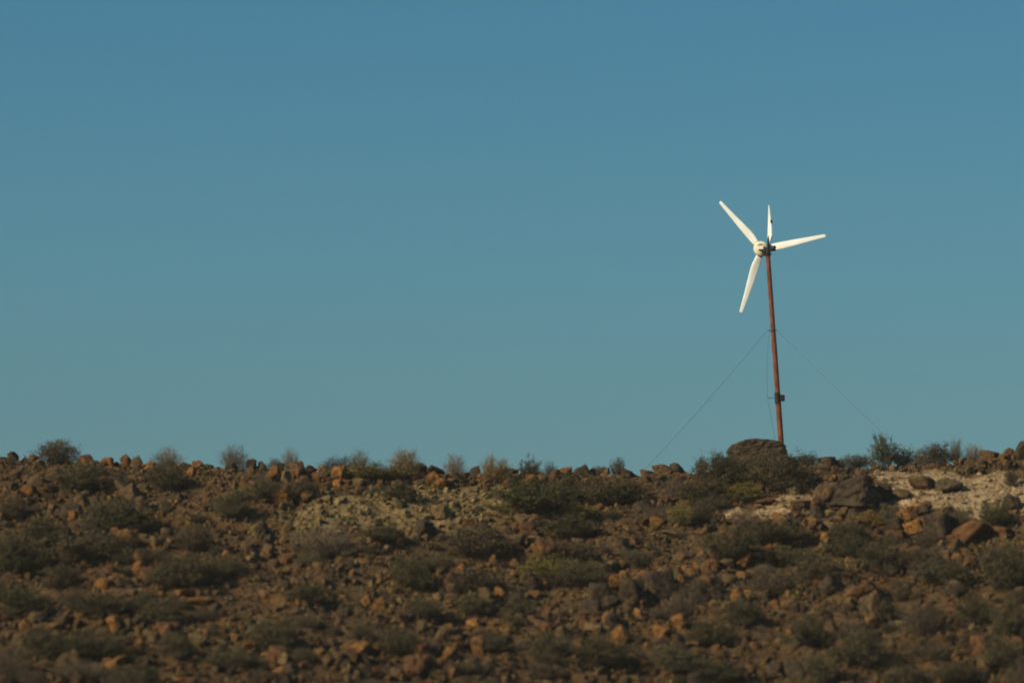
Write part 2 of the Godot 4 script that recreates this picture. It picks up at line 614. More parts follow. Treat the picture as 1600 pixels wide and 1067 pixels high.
# ---------------------------------------------------------------- the turbine
func build_turbine() -> void:
	var foot := at(1223.0, 718.0, TURBINE_D)
	foot.y = ground(foot.x, TURBINE_D)
	var root := Node3D.new()
	root.name = numbered("wind_turbine")
	add_child(root, true)
	root.position = foot
	tag(root, "white three-bladed wind turbine on a leaning rust-red pole with guy wires", "wind turbine")
	var rel := func(px: float, py: float, d: float) -> Vector3:
		return at(px, py, d) - foot
	var top: Vector3 = rel.call(1200.2, 397.0, TURBINE_D)
	var base: Vector3 = rel.call(1222.5, 712.0, TURBINE_D)
	var along := (base - top).normalized()
	var low := base + along * 0.5
	var pole := obj("pole", tube([low, top.lerp(low, 0.66), top.lerp(low, 0.655), top.lerp(low, 0.38), top.lerp(low, 0.375), top], [0.079, 0.077, 0.073, 0.071, 0.067, 0.064], 20), M["rusty"], root)
	# pipe joints and the ring that holds the guys
	var ring_at: Vector3 = rel.call(1207.4, 515.5, TURBINE_D)
	obj("guy_ring", tube([ring_at - along * 0.03, ring_at + along * 0.03], [0.09, 0.09], 18), M["steel"], pole)
	for s in [-1.0, 1.0]:
		obj("guy_lug", tube([ring_at + Vector3(s * 0.06, 0, 0), ring_at + Vector3(s * 0.135, -0.01, 0)], [0.016, 0.012], 8), M["steel"], pole)
	# electrical box and the strap that carries it
	var strap_at: Vector3 = rel.call(1215.5, 622.0, TURBINE_D)
	obj("strap", tube([strap_at - along * 0.16, strap_at + along * 0.16], [0.083, 0.083], 18), M["black"], pole).scale = Vector3.ONE
	var jb := obj("junction_box", box(Vector3(0.13, 0.175, 0.12), 0.012), M["black"], root)
	jb.position = strap_at + Vector3(0.135, 0.0, 0.02)
	var jl := obj("box_lid", box(Vector3(0.115, 0.155, 0.018), 0.006), M["black"], jb)
	jl.position = Vector3(0, 0, 0.067)
	obj("standoff_rod", tube([strap_at + Vector3(-0.03, 0.0, 0.03), strap_at + Vector3(-0.285, 0.0, 0.05)], [0.009, 0.009], 8), M["steel"], root)
	# the cable that hangs down beside the pole
	var c0: Vector3 = ring_at + Vector3(-0.08, -0.02, 0.04)
	var c1: Vector3 = strap_at + Vector3(-0.28, 0.0, 0.05)
	var c2: Vector3 = rel.call(1213.5, 700.0, TURBINE_D) + Vector3(0, 0, 0.1)
	var line: Array = []
	var thin: Array = []
	for i in 17:
		var f := i / 16.0
		line.append(c0.lerp(c1, f * 2.0) + Vector3(-0.05 * sin(f * TAU), 0, 0) if f < 0.5 else c1.lerp(c2, f * 2.0 - 1.0))
		thin.append(0.0045)
	obj("cable", tube(line, thin, 6), M["steel"], root)
	# guy wires with a little sag, each on its own stake
	for g in [[1003.0, 728.0, -0.06], [1428.0, 714.0, -0.04]]:
		var end := on_ground(g[0], g[1]) - foot
		var from := ring_at + Vector3(signf(end.x) * 0.13, -0.01, 0)
		var w: Array = []
		var rr: Array = []
		for i in 25:
			var f := i / 24.0
			w.append(from.lerp(end + Vector3(0, 0.12, 0), f) + Vector3(0, g[2] * 4.0 * f * (1.0 - f), 0))
			rr.append(0.0040)
		var wire := obj("guy_wire", tube(w, rr, 6), M["steel"], root)
		obj("stake", tube([end + Vector3(0, -0.25, 0), end + Vector3(0, 0.16, 0)], [0.018, 0.018], 8), M["rusty"], wire)
	# yaw head
	obj("yaw_head", tube([top + Vector3(0, -0.05, 0), top + Vector3(0, 0.02, 0), top + Vector3(0, 0.021, 0), top + Vector3(0, 0.09, 0)], [0.085, 0.085, 0.066, 0.060], 18), M["black"], root)
	obj("yaw_flange", tube([top + Vector3(0, -0.005, 0), top + Vector3(0, 0.022, 0)], [0.115, 0.115], 20), M["black"], root)
	# generator: a cream drum behind the pole's head, its axis turned a little from the line of sight
	var hub: Vector3 = rel.call(1190.0, 389.0, TURBINE_D + 0.38)
	var turn := Basis(Vector3.UP, deg_to_rad(-10.0))
	var drum := obj("generator", lathe([[0.20, 0.0], [0.205, 0.13], [0.195, 0.150], [0.17, 0.158], [0.165, 0.178], [0.15, 0.196], [0.11, 0.212], [0.04, 0.218], [-0.06, 0.218], [-0.10, 0.205], [-0.13, 0.17], [-0.14, 0.0]]), M["cream"], root)
	drum.transform = Transform3D(turn, hub)
	for k in 3:
		var slot := obj("vent_slot", box(Vector3(0.19, 0.022, 0.012), 0.003), M["rusty"], drum)
		slot.position = Vector3(0.005, 0.088 + 0.03 * (k - 1) * (1.0 if k != 1 else 0.0) - 0.004, 0.203)
		slot.scale.x = [0.7, 1.0, 0.5][k]
	var cover := obj("terminal_box", box(Vector3(0.17, 0.11, 0.10), 0.012), M["pale box"], drum)
	cover.position = Vector3(0.015, 0.005, 0.24)
	var bearer := obj("bearer", box(Vector3(0.20, 0.05, 0.30), 0.01), M["black"], drum)
	bearer.position = Vector3(0.10, -0.105, 0.25)
	bearer.rotation_degrees = Vector3(0, -12, -14)
	obj("bearer", box(Vector3(0.07, 0.24, 0.09), 0.012), M["black"], root).position = top + Vector3(0.025, 0.17, -0.06)
	# rotor
	var length := metres(103.0, TURBINE_D + 0.5)
	var rotor := turn * Basis(Vector3.RIGHT, 0.0)
	var bm := blade_mesh(length)
	for tip in [[1124.5, 314.0], [1293.0, 371.0], [1157.5, 488.0]]:
		var to: Vector3 = rel.call(tip[0], tip[1], TURBINE_D + 0.5) - hub
		var local := rotor.inverse() * to
		var a := atan2(-local.x, local.y)
		var b := obj("blade", bm, M["blade"], root)
		b.transform = Transform3D(rotor * Basis(Vector3(0, 0, 1), a), hub + rotor * Vector3(0, 0, -0.05))
		b.scale = Vector3.ONE * (Vector2(local.x, local.y).length() / length)
		var clamp_ := obj("root_clamp", box(Vector3(0.15, 0.09, 0.035), 0.006), M["steel"], b)
		clamp_.position = Vector3(0.0, length * 0.13, -0.055)
	obj("spinner", lathe([[-0.14, 0.15], [-0.20, 0.13], [-0.26, 0.08], [-0.28, 0.0]], 24), M["blade"], root).transform = Transform3D(turn, hub)
	# tail: a hinge, a short boom that stands up and a thin vane, folded round to stand almost edge-on
	var hinge: Vector3 = rel.call(1204.0, 391.0, TURBINE_D)
	obj("tail_boom", tube([hinge + Vector3(0, -0.02, 0.0), rel.call(1201.6, 383.0, TURBINE_D + 0.25), rel.call(1200.8, 376.5, TURBINE_D + 0.6), rel.call(1203.0, 362.0, TURBINE_D + 0.72)], [0.036, 0.032, 0.028, 0.018], 10), M["black"], root)
	obj("hinge_arm", tube([rel.call(1202.0, 392.0, TURBINE_D - 0.04), rel.call(1213.0, 391.0, TURBINE_D - 0.04)], [0.022, 0.018], 8), M["black"], root)
	var spring := obj("spring_box", box(Vector3(0.10, 0.13, 0.12), 0.022), M["black"], root)
	spring.position = rel.call(1209.5, 387.5, TURBINE_D - 0.05)
	spring.rotation_degrees = Vector3(0, 20, -18)
	var vane := obj("tail_vane", prism(PackedVector2Array([Vector2(0.0, 0.0), Vector2(-0.02, 0.12), Vector2(0.02, 0.55), Vector2(0.05, 0.98), Vector2(0.07, 0.985), Vector2(0.18, 0.62), Vector2(0.27, 0.30), Vector2(0.30, 0.10), Vector2(0.17, -0.08)]), 0.026), M["blade"], root)
	vane.position = rel.call(1200.8, 374.5, TURBINE_D + 0.72)
	vane.rotation_degrees = Vector3(0, -72, -1.0)
	var weight := obj("bolt_plate", box(Vector3(0.06, 0.09, 0.05), 0.012), M["black"], vane)
	weight.position = Vector3(0.225, 0.50, -0.01)

# ---------------------------------------------------------------- the hill
func build_ground() -> void:
	var xs := PackedFloat32Array()
	var ds := PackedFloat32Array()
	for v in [-6000.0, -2500.0, -1000.0, -500.0, -260.0, -140.0, -90.0, -65.0, -50.0, -40.0, -33.0, -28.0, -24.0, -21.0]:
		xs.append(v)
	var x := -19.0
	while x < 19.0:
		xs.append(x)
		x += 0.15
	for v in [-19.0, -21.0, -24.0, -28.0, -33.0, -40.0, -50.0, -65.0, -90.0, -140.0, -260.0, -500.0, -1000.0, -2500.0, -6000.0]:
		xs.append(-v)
	for v in [-6000.0, -2000.0, -700.0, -250.0, -90.0, -30.0, 0.0, 15.0, 30.0, 42.0, 52.0, 60.0, 66.0, 71.0, 76.0, 80.0, 84.0, 88.0, 91.0, 94.0]:
		ds.append(v)
	var d := 96.0
	while d < 126.0:
		ds.append(d)
		d += 0.15
	for v in [126.5, 128.0, 130.0, 133.0, 137.0, 142.0, 150.0, 165.0, 190.0, 240.0, 330.0, 500.0, 900.0, 2000.0, 6000.0]:
		ds.append(v)
	var v3 := PackedVector3Array()
	var col := PackedColorArray()
	for j in ds.size():
		for i in xs.size():
			v3.append(Vector3(xs[i], ground(xs[i], ds[j]), -ds[j]))
			var c := Color(0.175, 0.104, 0.040)
			var k := patch_noise.get_noise_2d(xs[i], ds[j]) * 0.5 + 0.5
			c = c.lerp(Color(0.125, 0.087, 0.042), smoothstep(0.35, 0.7, k))
			if absf(xs[i]) < 19.5 and ds[j] > 95.0 and ds[j] < 126.0:
				var g := gravel_at(xs[i], ds[j])
				c = c.lerp(Color(0.345, 0.255, 0.110), g.y * 0.9)
				c = c.lerp(Color(0.58, 0.435, 0.245), g.x * 0.9)
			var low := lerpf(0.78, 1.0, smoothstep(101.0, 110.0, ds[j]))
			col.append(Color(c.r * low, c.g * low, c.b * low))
	var idx := PackedInt32Array()
	var w := xs.size()
	for j in ds.size() - 1:
		for i in w - 1:
			var a := j * w + i
			for n in [a, a + w, a + 1, a + 1, a + w, a + w + 1]:
				idx.append(n)
	var arrays := []
	arrays.resize(Mesh.ARRAY_MAX)
	arrays[Mesh.ARRAY_VERTEX] = v3
	arrays[Mesh.ARRAY_COLOR] = col
	arrays[Mesh.ARRAY_INDEX] = idx
	var raw := ArrayMesh.new()
	raw.add_surface_from_arrays(Mesh.PRIMITIVE_TRIANGLES, arrays)
	var st := SurfaceTool.new()
	st.create_from(raw, 0)
	st.generate_normals()
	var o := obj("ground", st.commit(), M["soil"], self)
	o.set_meta("kind", "structure")
	o.set_meta("label", "stony reddish-brown hillside with pale gravel patches rising to the skyline")

func scatter(called: String, label: String, m: Mesh, mat: Material, spots: Array) -> void:
	# spots: [Transform3D, Color]
	var mm := MultiMesh.new()
	mm.transform_format = MultiMesh.TRANSFORM_3D
	mm.use_colors = true
	mm.mesh = m
	mm.instance_count = spots.size()
	for i in spots.size():
		mm.set_instance_transform(i, spots[i][0])
		mm.set_instance_color(i, spots[i][1])
	var o := MultiMeshInstance3D.new()
	o.name = called
	o.multimesh = mm
	o.material_override = mat
	add_child(o, true)
	o.set_meta("kind", "stuff")
	o.set_meta("label", label)

func stone_tone(r: RandomNumberGenerator, g: Vector2, x: float, d: float) -> Color:
	var base: Color
	var pick := r.randf()
	if g.x > 0.5 and pick < 0.8:
		base = Color(0.54, 0.40, 0.222)
	elif g.y > 0.5 and pick < 0.75:
		base = Color(0.36, 0.266, 0.114)
	elif pick < 0.34:
		base = Color(0.24, 0.126, 0.045)
	elif pick < 0.62:
		base = Color(0.155, 0.097, 0.043)
	elif pick < 0.84:
		base = Color(0.08, 0.057, 0.034)
	else:
		base = Color(0.22, 0.15, 0.068)
	# darker, more weathered stone lies low on the slope and towards its western end
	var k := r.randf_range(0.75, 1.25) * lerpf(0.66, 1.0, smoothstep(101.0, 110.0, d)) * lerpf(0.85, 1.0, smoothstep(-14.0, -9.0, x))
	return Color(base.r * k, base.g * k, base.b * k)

func colour_for(r: RandomNumberGenerator, g: Vector2, x: float) -> String:
	var p := r.randf()
	if g.x > 0.5:
		return "tan" if p < 0.6 else "brown" if p < 0.85 else "rust"
	if g.y > 0.5:
		return "tan" if p < 0.5 else "grey-brown" if p < 0.8 else "brown"
	if x < -5.0:
		return "rust" if p < 0.30 else "red-brown" if p < 0.55 else "brown" if p < 0.75 else "tan" if p < 0.79 else "dark brown"
	if x > 4.0:
		return "rust" if p < 0.17 else "red-brown" if p < 0.40 else "brown" if p < 0.64 else "grey-brown" if p < 0.76 else "dark brown"
	return "rust" if p < 0.25 else "red-brown" if p < 0.47 else "brown" if p < 0.72 else "tan" if p < 0.77 else "dark brown"

# ---------------------------------------------------------------- everything
func _ready() -> void:
	rng.seed = 90210
	bumps.seed = 5
	bumps.frequency = 0.33
	bumps.fractal_octaves = 3
	fine.seed = 6
	fine.frequency = 1.5
	fine.fractal_octaves = 3
	patch_noise.seed = 7
	patch_noise.frequency = 0.45
	patch_noise.fractal_octaves = 3

	# camera
	var cam := Camera3D.new()
	cam.name = "camera"
	cam.keep_aspect = Camera3D.KEEP_HEIGHT
	cam.near = 0.5
	cam.far = 9000.0
	var lens := CameraAttributesPhysical.new()
	lens.frustum_focal_length = 153.9
	lens.frustum_focus_distance = 138.0
	lens.frustum_near = 0.5
	lens.frustum_far = 9000.0
	lens.exposure_aperture = 0.43
	cam.attributes = lens
	cam.fov = rad_to_deg(2.0 * atan(533.5 / FOCAL))
	cam.position = EYE
	cam.basis = lens_basis
	add_child(cam)
	cam.current = true

	# sky: clear air, palest at the horizon and darkest where the sky stands square to the sun
	var sky_rows := [[0.0, Color(0.158, 0.282, 0.282)], [4.8, Color(0.123, 0.262, 0.294)], [7.1, Color(0.099, 0.256, 0.326)], [10.5, Color(0.068, 0.215, 0.326)], [18.0, Color(0.050, 0.160, 0.280)], [45.0, Color(0.034, 0.115, 0.235)], [90.0, Color(0.026, 0.09, 0.205)]]
	var img := Image.create(256, 1024, false, Image.FORMAT_RGBF)
	var sun_dir := Vector3(-sin(deg_to_rad(56.0)) * cos(deg_to_rad(27.0)), sin(deg_to_rad(27.0)), cos(deg_to_rad(56.0)) * cos(deg_to_rad(27.0)))
	for y in 1024:
		var el := 90.0 - (y + 0.5) / 1024.0 * 180.0
		var c := Color(0.10, 0.072, 0.045)
		if el > 0.0:
			var ch := [0.0, 0.0, 0.0]
			for i in range(1, sky_rows.size()):
				if el <= sky_rows[i][0]:
					var k: float = (el - sky_rows[i - 1][0]) / (sky_rows[i][0] - sky_rows[i - 1][0])
					var p0: Color = sky_rows[maxi(i - 2, 0)][1]
					var p1: Color = sky_rows[i - 1][1]
					var p2: Color = sky_rows[i][1]
					var s0: float = sky_rows[maxi(i - 2, 0)][0]
					var s1: float = sky_rows[i - 1][0]
					var s2: float = sky_rows[i][0]
					var s3: float = sky_rows[mini(i + 1, sky_rows.size() - 1)][0]
					var p3: Color = sky_rows[mini(i + 1, sky_rows.size() - 1)][1]
					for n in 3:
						var m1: float = (p2[n] - p0[n]) / maxf(s2 - s0, 1e-3)
						var m2: float = (p3[n] - p1[n]) / maxf(s3 - s1, 1e-3)
						var w := s2 - s1
						var h00 := 2.0 * k * k * k - 3.0 * k * k + 1.0
						ch[n] = h00 * p1[n] + (k * k * k - 2.0 * k * k + k) * m1 * w + (1.0 - h00) * p2[n] + (k * k * k - k * k) * m2 * w
					c = Color(ch[0], ch[1], ch[2])
					break
		for x in 256:
			var az := ((x + 0.5) / 256.0 - 0.5) * TAU
			var dir := Vector3(sin(az), 0.0, -cos(az))
			var side := Vector2(dir.x, dir.z).dot(Vector2(sun_dir.x, sun_dir.z).normalized())
			# side = 0 a quarter turn from the sun, -1 opposite it
			var f := 1.0 + 0.42 * (side * side - 0.31)
			f = lerpf(f, 1.0, clampf(el / 70.0, 0.0, 1.0)) if el > 0.0 else 1.0
			img.set_pixel(x, y, Color(c.r * f, c.g * f, c.b * f))
	var sky_mat := PanoramaSkyMaterial.new()
	sky_mat.panorama = ImageTexture.create_from_image(img)
	var sky := Sky.new()
	sky.sky_material = sky_mat
	var env := Environment.new()
	env.background_mode = Environment.BG_SKY
	env.sky = sky
	env.tonemap_mode = Environment.TONE_MAPPER_LINEAR
	env.tonemap_exposure = 1.0
	env.fog_enabled = true
	env.fog_density = 0.0002
	env.fog_light_color = Color(0.93, 0.92, 0.90)
	env.sdfgi_enabled = true
	env.ssao_enabled = true
	env.ssil_enabled = true
	var we := WorldEnvironment.new()
	we.name = "world_environment"
	we.environment = env
	add_child(we)

	# low warm sun from the left, a little behind the camera
	var sun := DirectionalLight3D.new()
	sun.name = "sun"
	sun.light_energy = 1.6
	sun.light_color = Color(1.0, 0.935, 0.80)
	sun.light_angular_distance = 0.5
	sun.shadow_enabled = true
	add_child(sun)
	sun.look_at_from_position(sun_dir * 50.0, Vector3.ZERO)

	make_materials()
	make_stone_shapes()
	make_bush_shapes()

	# bare gravel: outlines walked on the hill
	for g in [[[[1366, 742], [1440, 736], [1500, 739], [1560, 746], [1612, 752], [1612, 803], [1545, 806], [1475, 808], [1410, 806], [1372, 790]], 0],
			[[[1118, 814], [1180, 796], [1236, 774], [1276, 766], [1300, 780], [1262, 804], [1190, 816]], 0],
			[[[560, 772], [640, 768], [700, 760], [795, 762], [800, 800], [750, 824], [690, 838], [630, 832], [560, 832], [450, 824], [460, 796], [500, 780]], 1],
			[[[440, 806], [520, 812], [505, 838], [440, 842]], 1]]:
		var outline := PackedVector2Array()
		for p in g[0]:
			var q := on_ground(p[0], p[1])
			outline.append(Vector2(q.x, -q.z))
		gravel_patches.append([outline, g[1]])

	build_ground()
	build_turbine()
	hand_placed_stones()
	hand_placed_bushes()
	fill_the_hill()
	write_labels()

func hand_placed_stones() -> void:
	# the great boulders
	var dome := stone_mesh([[Vector3(0.05, 1, 0).normalized(), 0.40], [Vector3(-0.75, 0.66, 0.1).normalized(), 0.50], [Vector3(0.6, 0.8, 0).normalized(), 0.46], [Vector3(-1, 0.1, 0.2).normalized(), 0.48], [Vector3(1, 0.1, 0.1).normalized(), 0.5], [Vector3(0, 0.2, 1).normalized(), 0.45], [Vector3(0.3, 0.6, 0.8).normalized(), 0.46]], 0.20, 71, 5, 2.1)
	stone(1186, 708, 94, 46, "dark brown", false, 0.0, "large domed dark brown boulder on the skyline beside the turbine pole", "domed skyline boulder", dome, 0.0)
	stone(1146, 717, 44, 24, "dark brown", false, -0.2, "low dark shoulder rock against the left flank of the domed skyline boulder", "", null)
	var wedge := stone_mesh([[Vector3(1, 0.45, -0.1).normalized(), 0.36], [Vector3(-0.5, 0.85, 0.15).normalized(), 0.36], [Vector3(0.25, 0.95, 0.1).normalized(), 0.46], [Vector3(-0.25, 0.28, 1).normalized(), 0.42], [Vector3(0.55, 0.2, 0.85).normalized(), 0.42], [Vector3(-1, 0.3, 0.3).normalized(), 0.50], [Vector3(0, -1, 0), 0.5], [Vector3(0, 0.2, -1).normalized(), 0.5]], 0.12, 72, 5, 1.9)
	stone(1332, 765, 104, 46, "dark brown", false, 0.06, "huge wedge-shaped dark brown boulder standing on the pale gravel below the skyline", "huge wedge boulder", wedge, 0.0)
	stone(1292, 774, 38, 36, "brown", false, 0.2, "rounded brown boulder leaning on the left side of the huge wedge boulder", "", null)
	stone(1383, 771, 34, 24, "dark brown", false, 0.1, "dark low boulder at the right foot of the huge wedge boulder", "", null)
	stone(1443, 757, 46, 19, "brown", true, 0.05, "long flat brown rock lying on the upper edge of the pale gravel", "long flat gravel rock")
	stone(1485, 760, 42, 20, "grey-brown", false, 0.0, "low grey-brown rock on the pale gravel, just right of the long flat rock", "")
	stone(1412, 773, 32, 15, "brown", true, 0.0, "small orange-ended brown slab on the gravel right of the huge wedge boulder", "")
	stone(1439, 795, 20, 15, "orange", false, 0.0, "bright orange block standing alone on the lower pale gravel", "lone orange block")
	stone(1288, 812, 24, 17, "orange", false, 0.35, "orange oblong rock in dark bushes below the huge wedge boulder", "orange oblong rock")
	stone(1428, 825, 32, 19, "orange", false, -0.15, "large bright orange block below the gravel, left of dark boulders", "bright orange block")
	stone(1400, 838, 28, 14, "red-brown", false, 0.0, "red-brown flat rock just below left of the bright orange block")
	stone(1398, 822, 26, 18, "dark brown", false, 0.0, "dark rock touching the left side of the bright orange block")
	stone(1466, 824, 42, 38, "dark brown", false, 0.1, "tall dark brown boulder right of the bright orange block", "tall dark boulder")
	stone(1488, 818, 20, 30, "dark brown", false, -0.15, "narrow dark upright rock behind the tall dark boulder's right shoulder")
	stone(1522, 834, 70, 30, "red-brown", false, -0.25, "broad red-brown sloping boulder below the round green bush on the gravel", "broad sloping boulder")
	stone(1568, 834, 38, 24, "red-brown", true, -0.2, "flat red-brown rock just right of the broad sloping boulder")
	stone(1258, 749, 34, 20, "tan", false, -0.45, "tan-orange sloping rock up and left of the huge wedge boulder")
	stone(1240, 768, 26, 13, "tan", true, -0.35, "pale flat rock above the narrow gravel streak")
	stone(1176, 744, 26, 15, "tan", false, 0.0, "pale rounded rock under the domed skyline boulder", "pale rounded rock")
	stone(1249, 790, 40, 13, "brown", true, 0.0, "brown flat rock across the narrow gravel streak")
	stone(1196, 784, 36, 11, "red-brown", true, -0.25, "red-brown flat rock at the upper edge of the narrow gravel streak")
	stone(1281, 791, 24, 11, "dark brown", true, 0.25, "dark flat rock in front of the huge wedge boulder")
	# on the skyline, from west to east
	var sky_words := "on the skyline"
	for s in [[20, 710, 15, 16, "dark brown", "dark upright rock on the skyline near the left end of the hill"], [3, 716, 14, 10, "dark brown", "dark rock on the skyline at the very left end"], [52, 716, 16, 10, "red-brown", "red-brown low rock just left of the big leafy skyline bush"], [133, 722, 30, 15, "red-brown", "long red-brown rock just right of the big leafy skyline bush"],
			[166, 724, 19, 15, "rust", "rust block on the skyline, left of the paired tall rocks"], [198, 719, 20, 18, "red-brown", "left one of the paired tall rocks on the left skyline"], [213, 726, 19, 20, "brown", "right one of the paired tall rocks on the left skyline"], [234, 732, 19, 14, "rust", "rust rock under the left of the second skyline bush"],
			[289, 727, 16, 10, "red-brown", "small red-brown rock just right of the second skyline bush"], [307, 727, 17, 13, "rust", "rust rock on the skyline between two dry bushes"], [298, 738, 14, 12, "orange", "bright orange small rock below the skyline, right of second skyline bush"], [321, 729, 15, 10, "dark brown", "dark small rock left of the fuzzy third skyline bush"], [392, 730, 16, 18, "dark brown", "dark rock right under the fuzzy third skyline bush"],
			[411, 732, 15, 17, "dark brown", "dark pointed rock between the third skyline bush and the slim one"], [438, 734, 17, 15, "dark brown", "dark rock left under the slim upright skyline bush"], [462, 731, 22, 15, "rust", "rust rock at the foot of the slim upright skyline bush"], [447, 748, 16, 18, "tan", "tan upright stone below the slim upright skyline bush"], [425, 747, 20, 15, "rust", "rust rock down left of the slim upright skyline bush"],
			[482, 732, 22, 12, "dark brown", "dark low rock right of the slim upright skyline bush"], [508, 737, 18, 13, "brown", "brown rock left under the wide airy skyline bush"], [580, 731, 20, 12, "dark brown", "dark rock right under the wide airy skyline bush"], [656, 731, 20, 18, "dark brown", "dark rock beside the rounded yellow-brown skyline bush"], [681, 726, 24, 17, "red-brown", "red-brown round-topped rock in the middle of the skyline"],
			[674, 739, 18, 16, "dark brown", "dark rock just below the red-brown round-topped skyline rock"], [743, 735, 19, 18, "dark brown", "dark block left of the second yellow-brown skyline bush"], [797, 739, 24, 16, "dark brown", "dark rock right of the second yellow-brown skyline bush"], [658, 755, 24, 7, "tan", "pale sunlit flat stone below the middle of the skyline"], [690, 758, 28, 14, "rust", "rust flat rock right of the pale sunlit flat stone"],
			[528, 757, 15, 10, "orange", "small orange stone below the wide airy skyline bush"], [822, 738, 20, 10, "dark brown", "dark low rock under the thin twiggy bush at centre skyline"], [842, 743, 20, 12, "brown", "brown rock among skyline stones left of the round knob rock"], [882, 724, 20, 20, "rust", "round rust knob rock standing up on the skyline"], [866, 731, 24, 14, "red-brown", "red-brown rock touching the left of the round knob rock"],
			[911, 731, 18, 17, "dark brown", "dark upright block right of the round knob rock"], [888, 745, 32, 12, "red-brown", "wide red-brown rock below the round knob rock"], [926, 738, 14, 14, "brown", "brown small rock right of the dark upright skyline block"], [945, 736, 18, 15, "tan", "tan rock on the skyline left of the thin leafless bush"], [983, 732, 30, 9, "dark brown", "dark flat rock left of the left guy wire's foot"],
			[1034, 726, 30, 15, "brown", "brown round-backed rock right of the left guy wire's foot"], [1060, 728, 32, 18, "dark brown", "dark round-backed rock second right of the left guy wire's foot"], [1012, 732, 22, 10, "red-brown", "red-brown low rock at the left guy wire's foot"], [1294, 712, 26, 17, "brown", "brown cap rock on the skyline right of the turbine pole"], [1310, 716, 15, 12, "dark brown", "dark rock touching the right of the brown cap rock"],
			[1236, 708, 16, 12, "dark brown", "dark rock just right of the turbine pole's foot"], [1550, 700, 30, 15, "brown", "flat-topped brown rock standing on the right skyline"], [1598, 702, 30, 26, "dark brown", "dark tall boulder on the skyline at the right end"], [1578, 704, 22, 16, "red-brown", "red-brown rock between the flat-topped rock and the right end boulder"], [1541, 714, 16, 12, "tan", "tan stone under the flat-topped skyline rock"]]:
		stone(s[0], s[1] - 1, s[2] * 1.08, s[3] * 1.25, s[4], false, rng.randf_range(-0.4, 0.4), s[5])
	# on the slope
	for s in [[961, 913, 26, 19, "orange", "orange block beside the dark stacked boulders on the lower slope", "orange slope block"], [1027, 817, 28, 17, "rust", "rust leaning rock below the small yellow bush", ""], [969, 854, 48, 26, "brown", "brown sunken boulder left of centre right slope under grey bushes", ""], [832, 846, 28, 16, "tan", "tan leaning slab under the big dark bush at mid slope", ""],
			[1063, 904, 12, 19, "orange", "narrow bright orange upright stone beside the dark cleft", ""], [997, 940, 16, 14, "orange", "upper of two bright orange stones right of the dark stacked boulders", ""], [998, 960, 10, 20, "orange", "lower of two bright orange stones, thin and upright", ""], [953, 969, 22, 20, "rust", "rust block at the foot of the dark stacked boulders", ""], [930, 981, 30, 12, "tan", "tan flat slab below left of the dark stacked boulders", ""],
			[742, 976, 22, 17, "orange", "orange rock in the brown scree, low on the slope's middle", ""], [562, 1021, 36, 24, "rust", "rust boulder at the bottom, left of the slope's middle", ""], [548, 1024, 22, 22, "red-brown", "red-brown rock touching the left of the rust bottom boulder", ""], [935, 932, 32, 32, "dark brown", "left one of the dark stacked boulders on the lower slope", ""], [982, 926, 50, 42, "dark brown", "biggest of the dark stacked boulders on the lower slope", "dark stacked boulders"],
			[925, 957, 28, 24, "dark brown", "lowest of the dark stacked boulders on the lower slope", ""], [1030, 916, 40, 36, "dark brown", "rightmost of the dark stacked boulders, by a cleft", ""], [1366, 950, 58, 46, "brown", "big tilted brown slab lying low on the right slope", "big tilted slab"], [1345, 925, 60, 24, "red-brown", "red-brown boulder behind the top of the big tilted slab", ""], [1330, 972, 62, 15, "brown", "long brown slab under the big tilted slab", ""],
			[1322, 999, 60, 20, "dark brown", "dark flat boulder below the long brown slab", ""], [1300, 920, 36, 26, "dark brown", "dark boulder up left of the big tilted slab", ""], [1468, 972, 30, 20, "red-brown", "red-brown rock right of the big tilted slab", ""], [1509, 886, 24, 10, "orange", "orange flat stone on the far right slope", ""], [1283, 911, 22, 16, "rust", "rust rock above left of the big tilted slab", ""],
			[1212, 1048, 38, 26, "dark brown", "dark boulder at the bottom below the right slope", ""], [1240, 1050, 34, 24, "dark brown", "second dark boulder at the bottom, right of the first", ""], [288, 1066, 40, 16, "rust", "rust flat rock at the bottom edge, left part", ""], [400, 832, 22, 24, "tan", "tan upright rock on the left scree above a dark bush", ""], [285, 928, 34, 12, "rust", "rust flat ledge low on the left slope", ""],
			[312, 939, 40, 12, "rust", "longer rust flat ledge low on the left slope", ""], [466, 944, 11, 11, "orange", "tiny orange stone by a grey bush on the left lower slope", ""], [380, 1042, 18, 22, "rust", "rust upright rock near the bottom, left part", ""], [217, 1017, 16, 22, "rust", "rust narrow rock near the bottom left", ""], [1290, 843, 20, 16, "orange", "orange stone among dark bushes below the orange oblong rock", ""],
			[1367, 842, 16, 14, "orange", "orange small stone left of the bright orange block's bushes", ""], [1288, 857, 14, 16, "tan", "tan small stone under the orange oblong rock", ""], [1471, 851, 12, 14, "tan", "tan stone at the foot of the tall dark boulder", ""], [1010, 818, 36, 10, "red-brown", "red-brown flat rock left of the small yellow bush", ""], [1055, 838, 40, 8, "tan", "pale thin slab below the small yellow bush", ""]]:
		stone(s[0], s[1], s[2], s[3], s[4], s[3] < s[2] * 0.5, rng.randf_range(-0.3, 0.3), s[5], s[6])

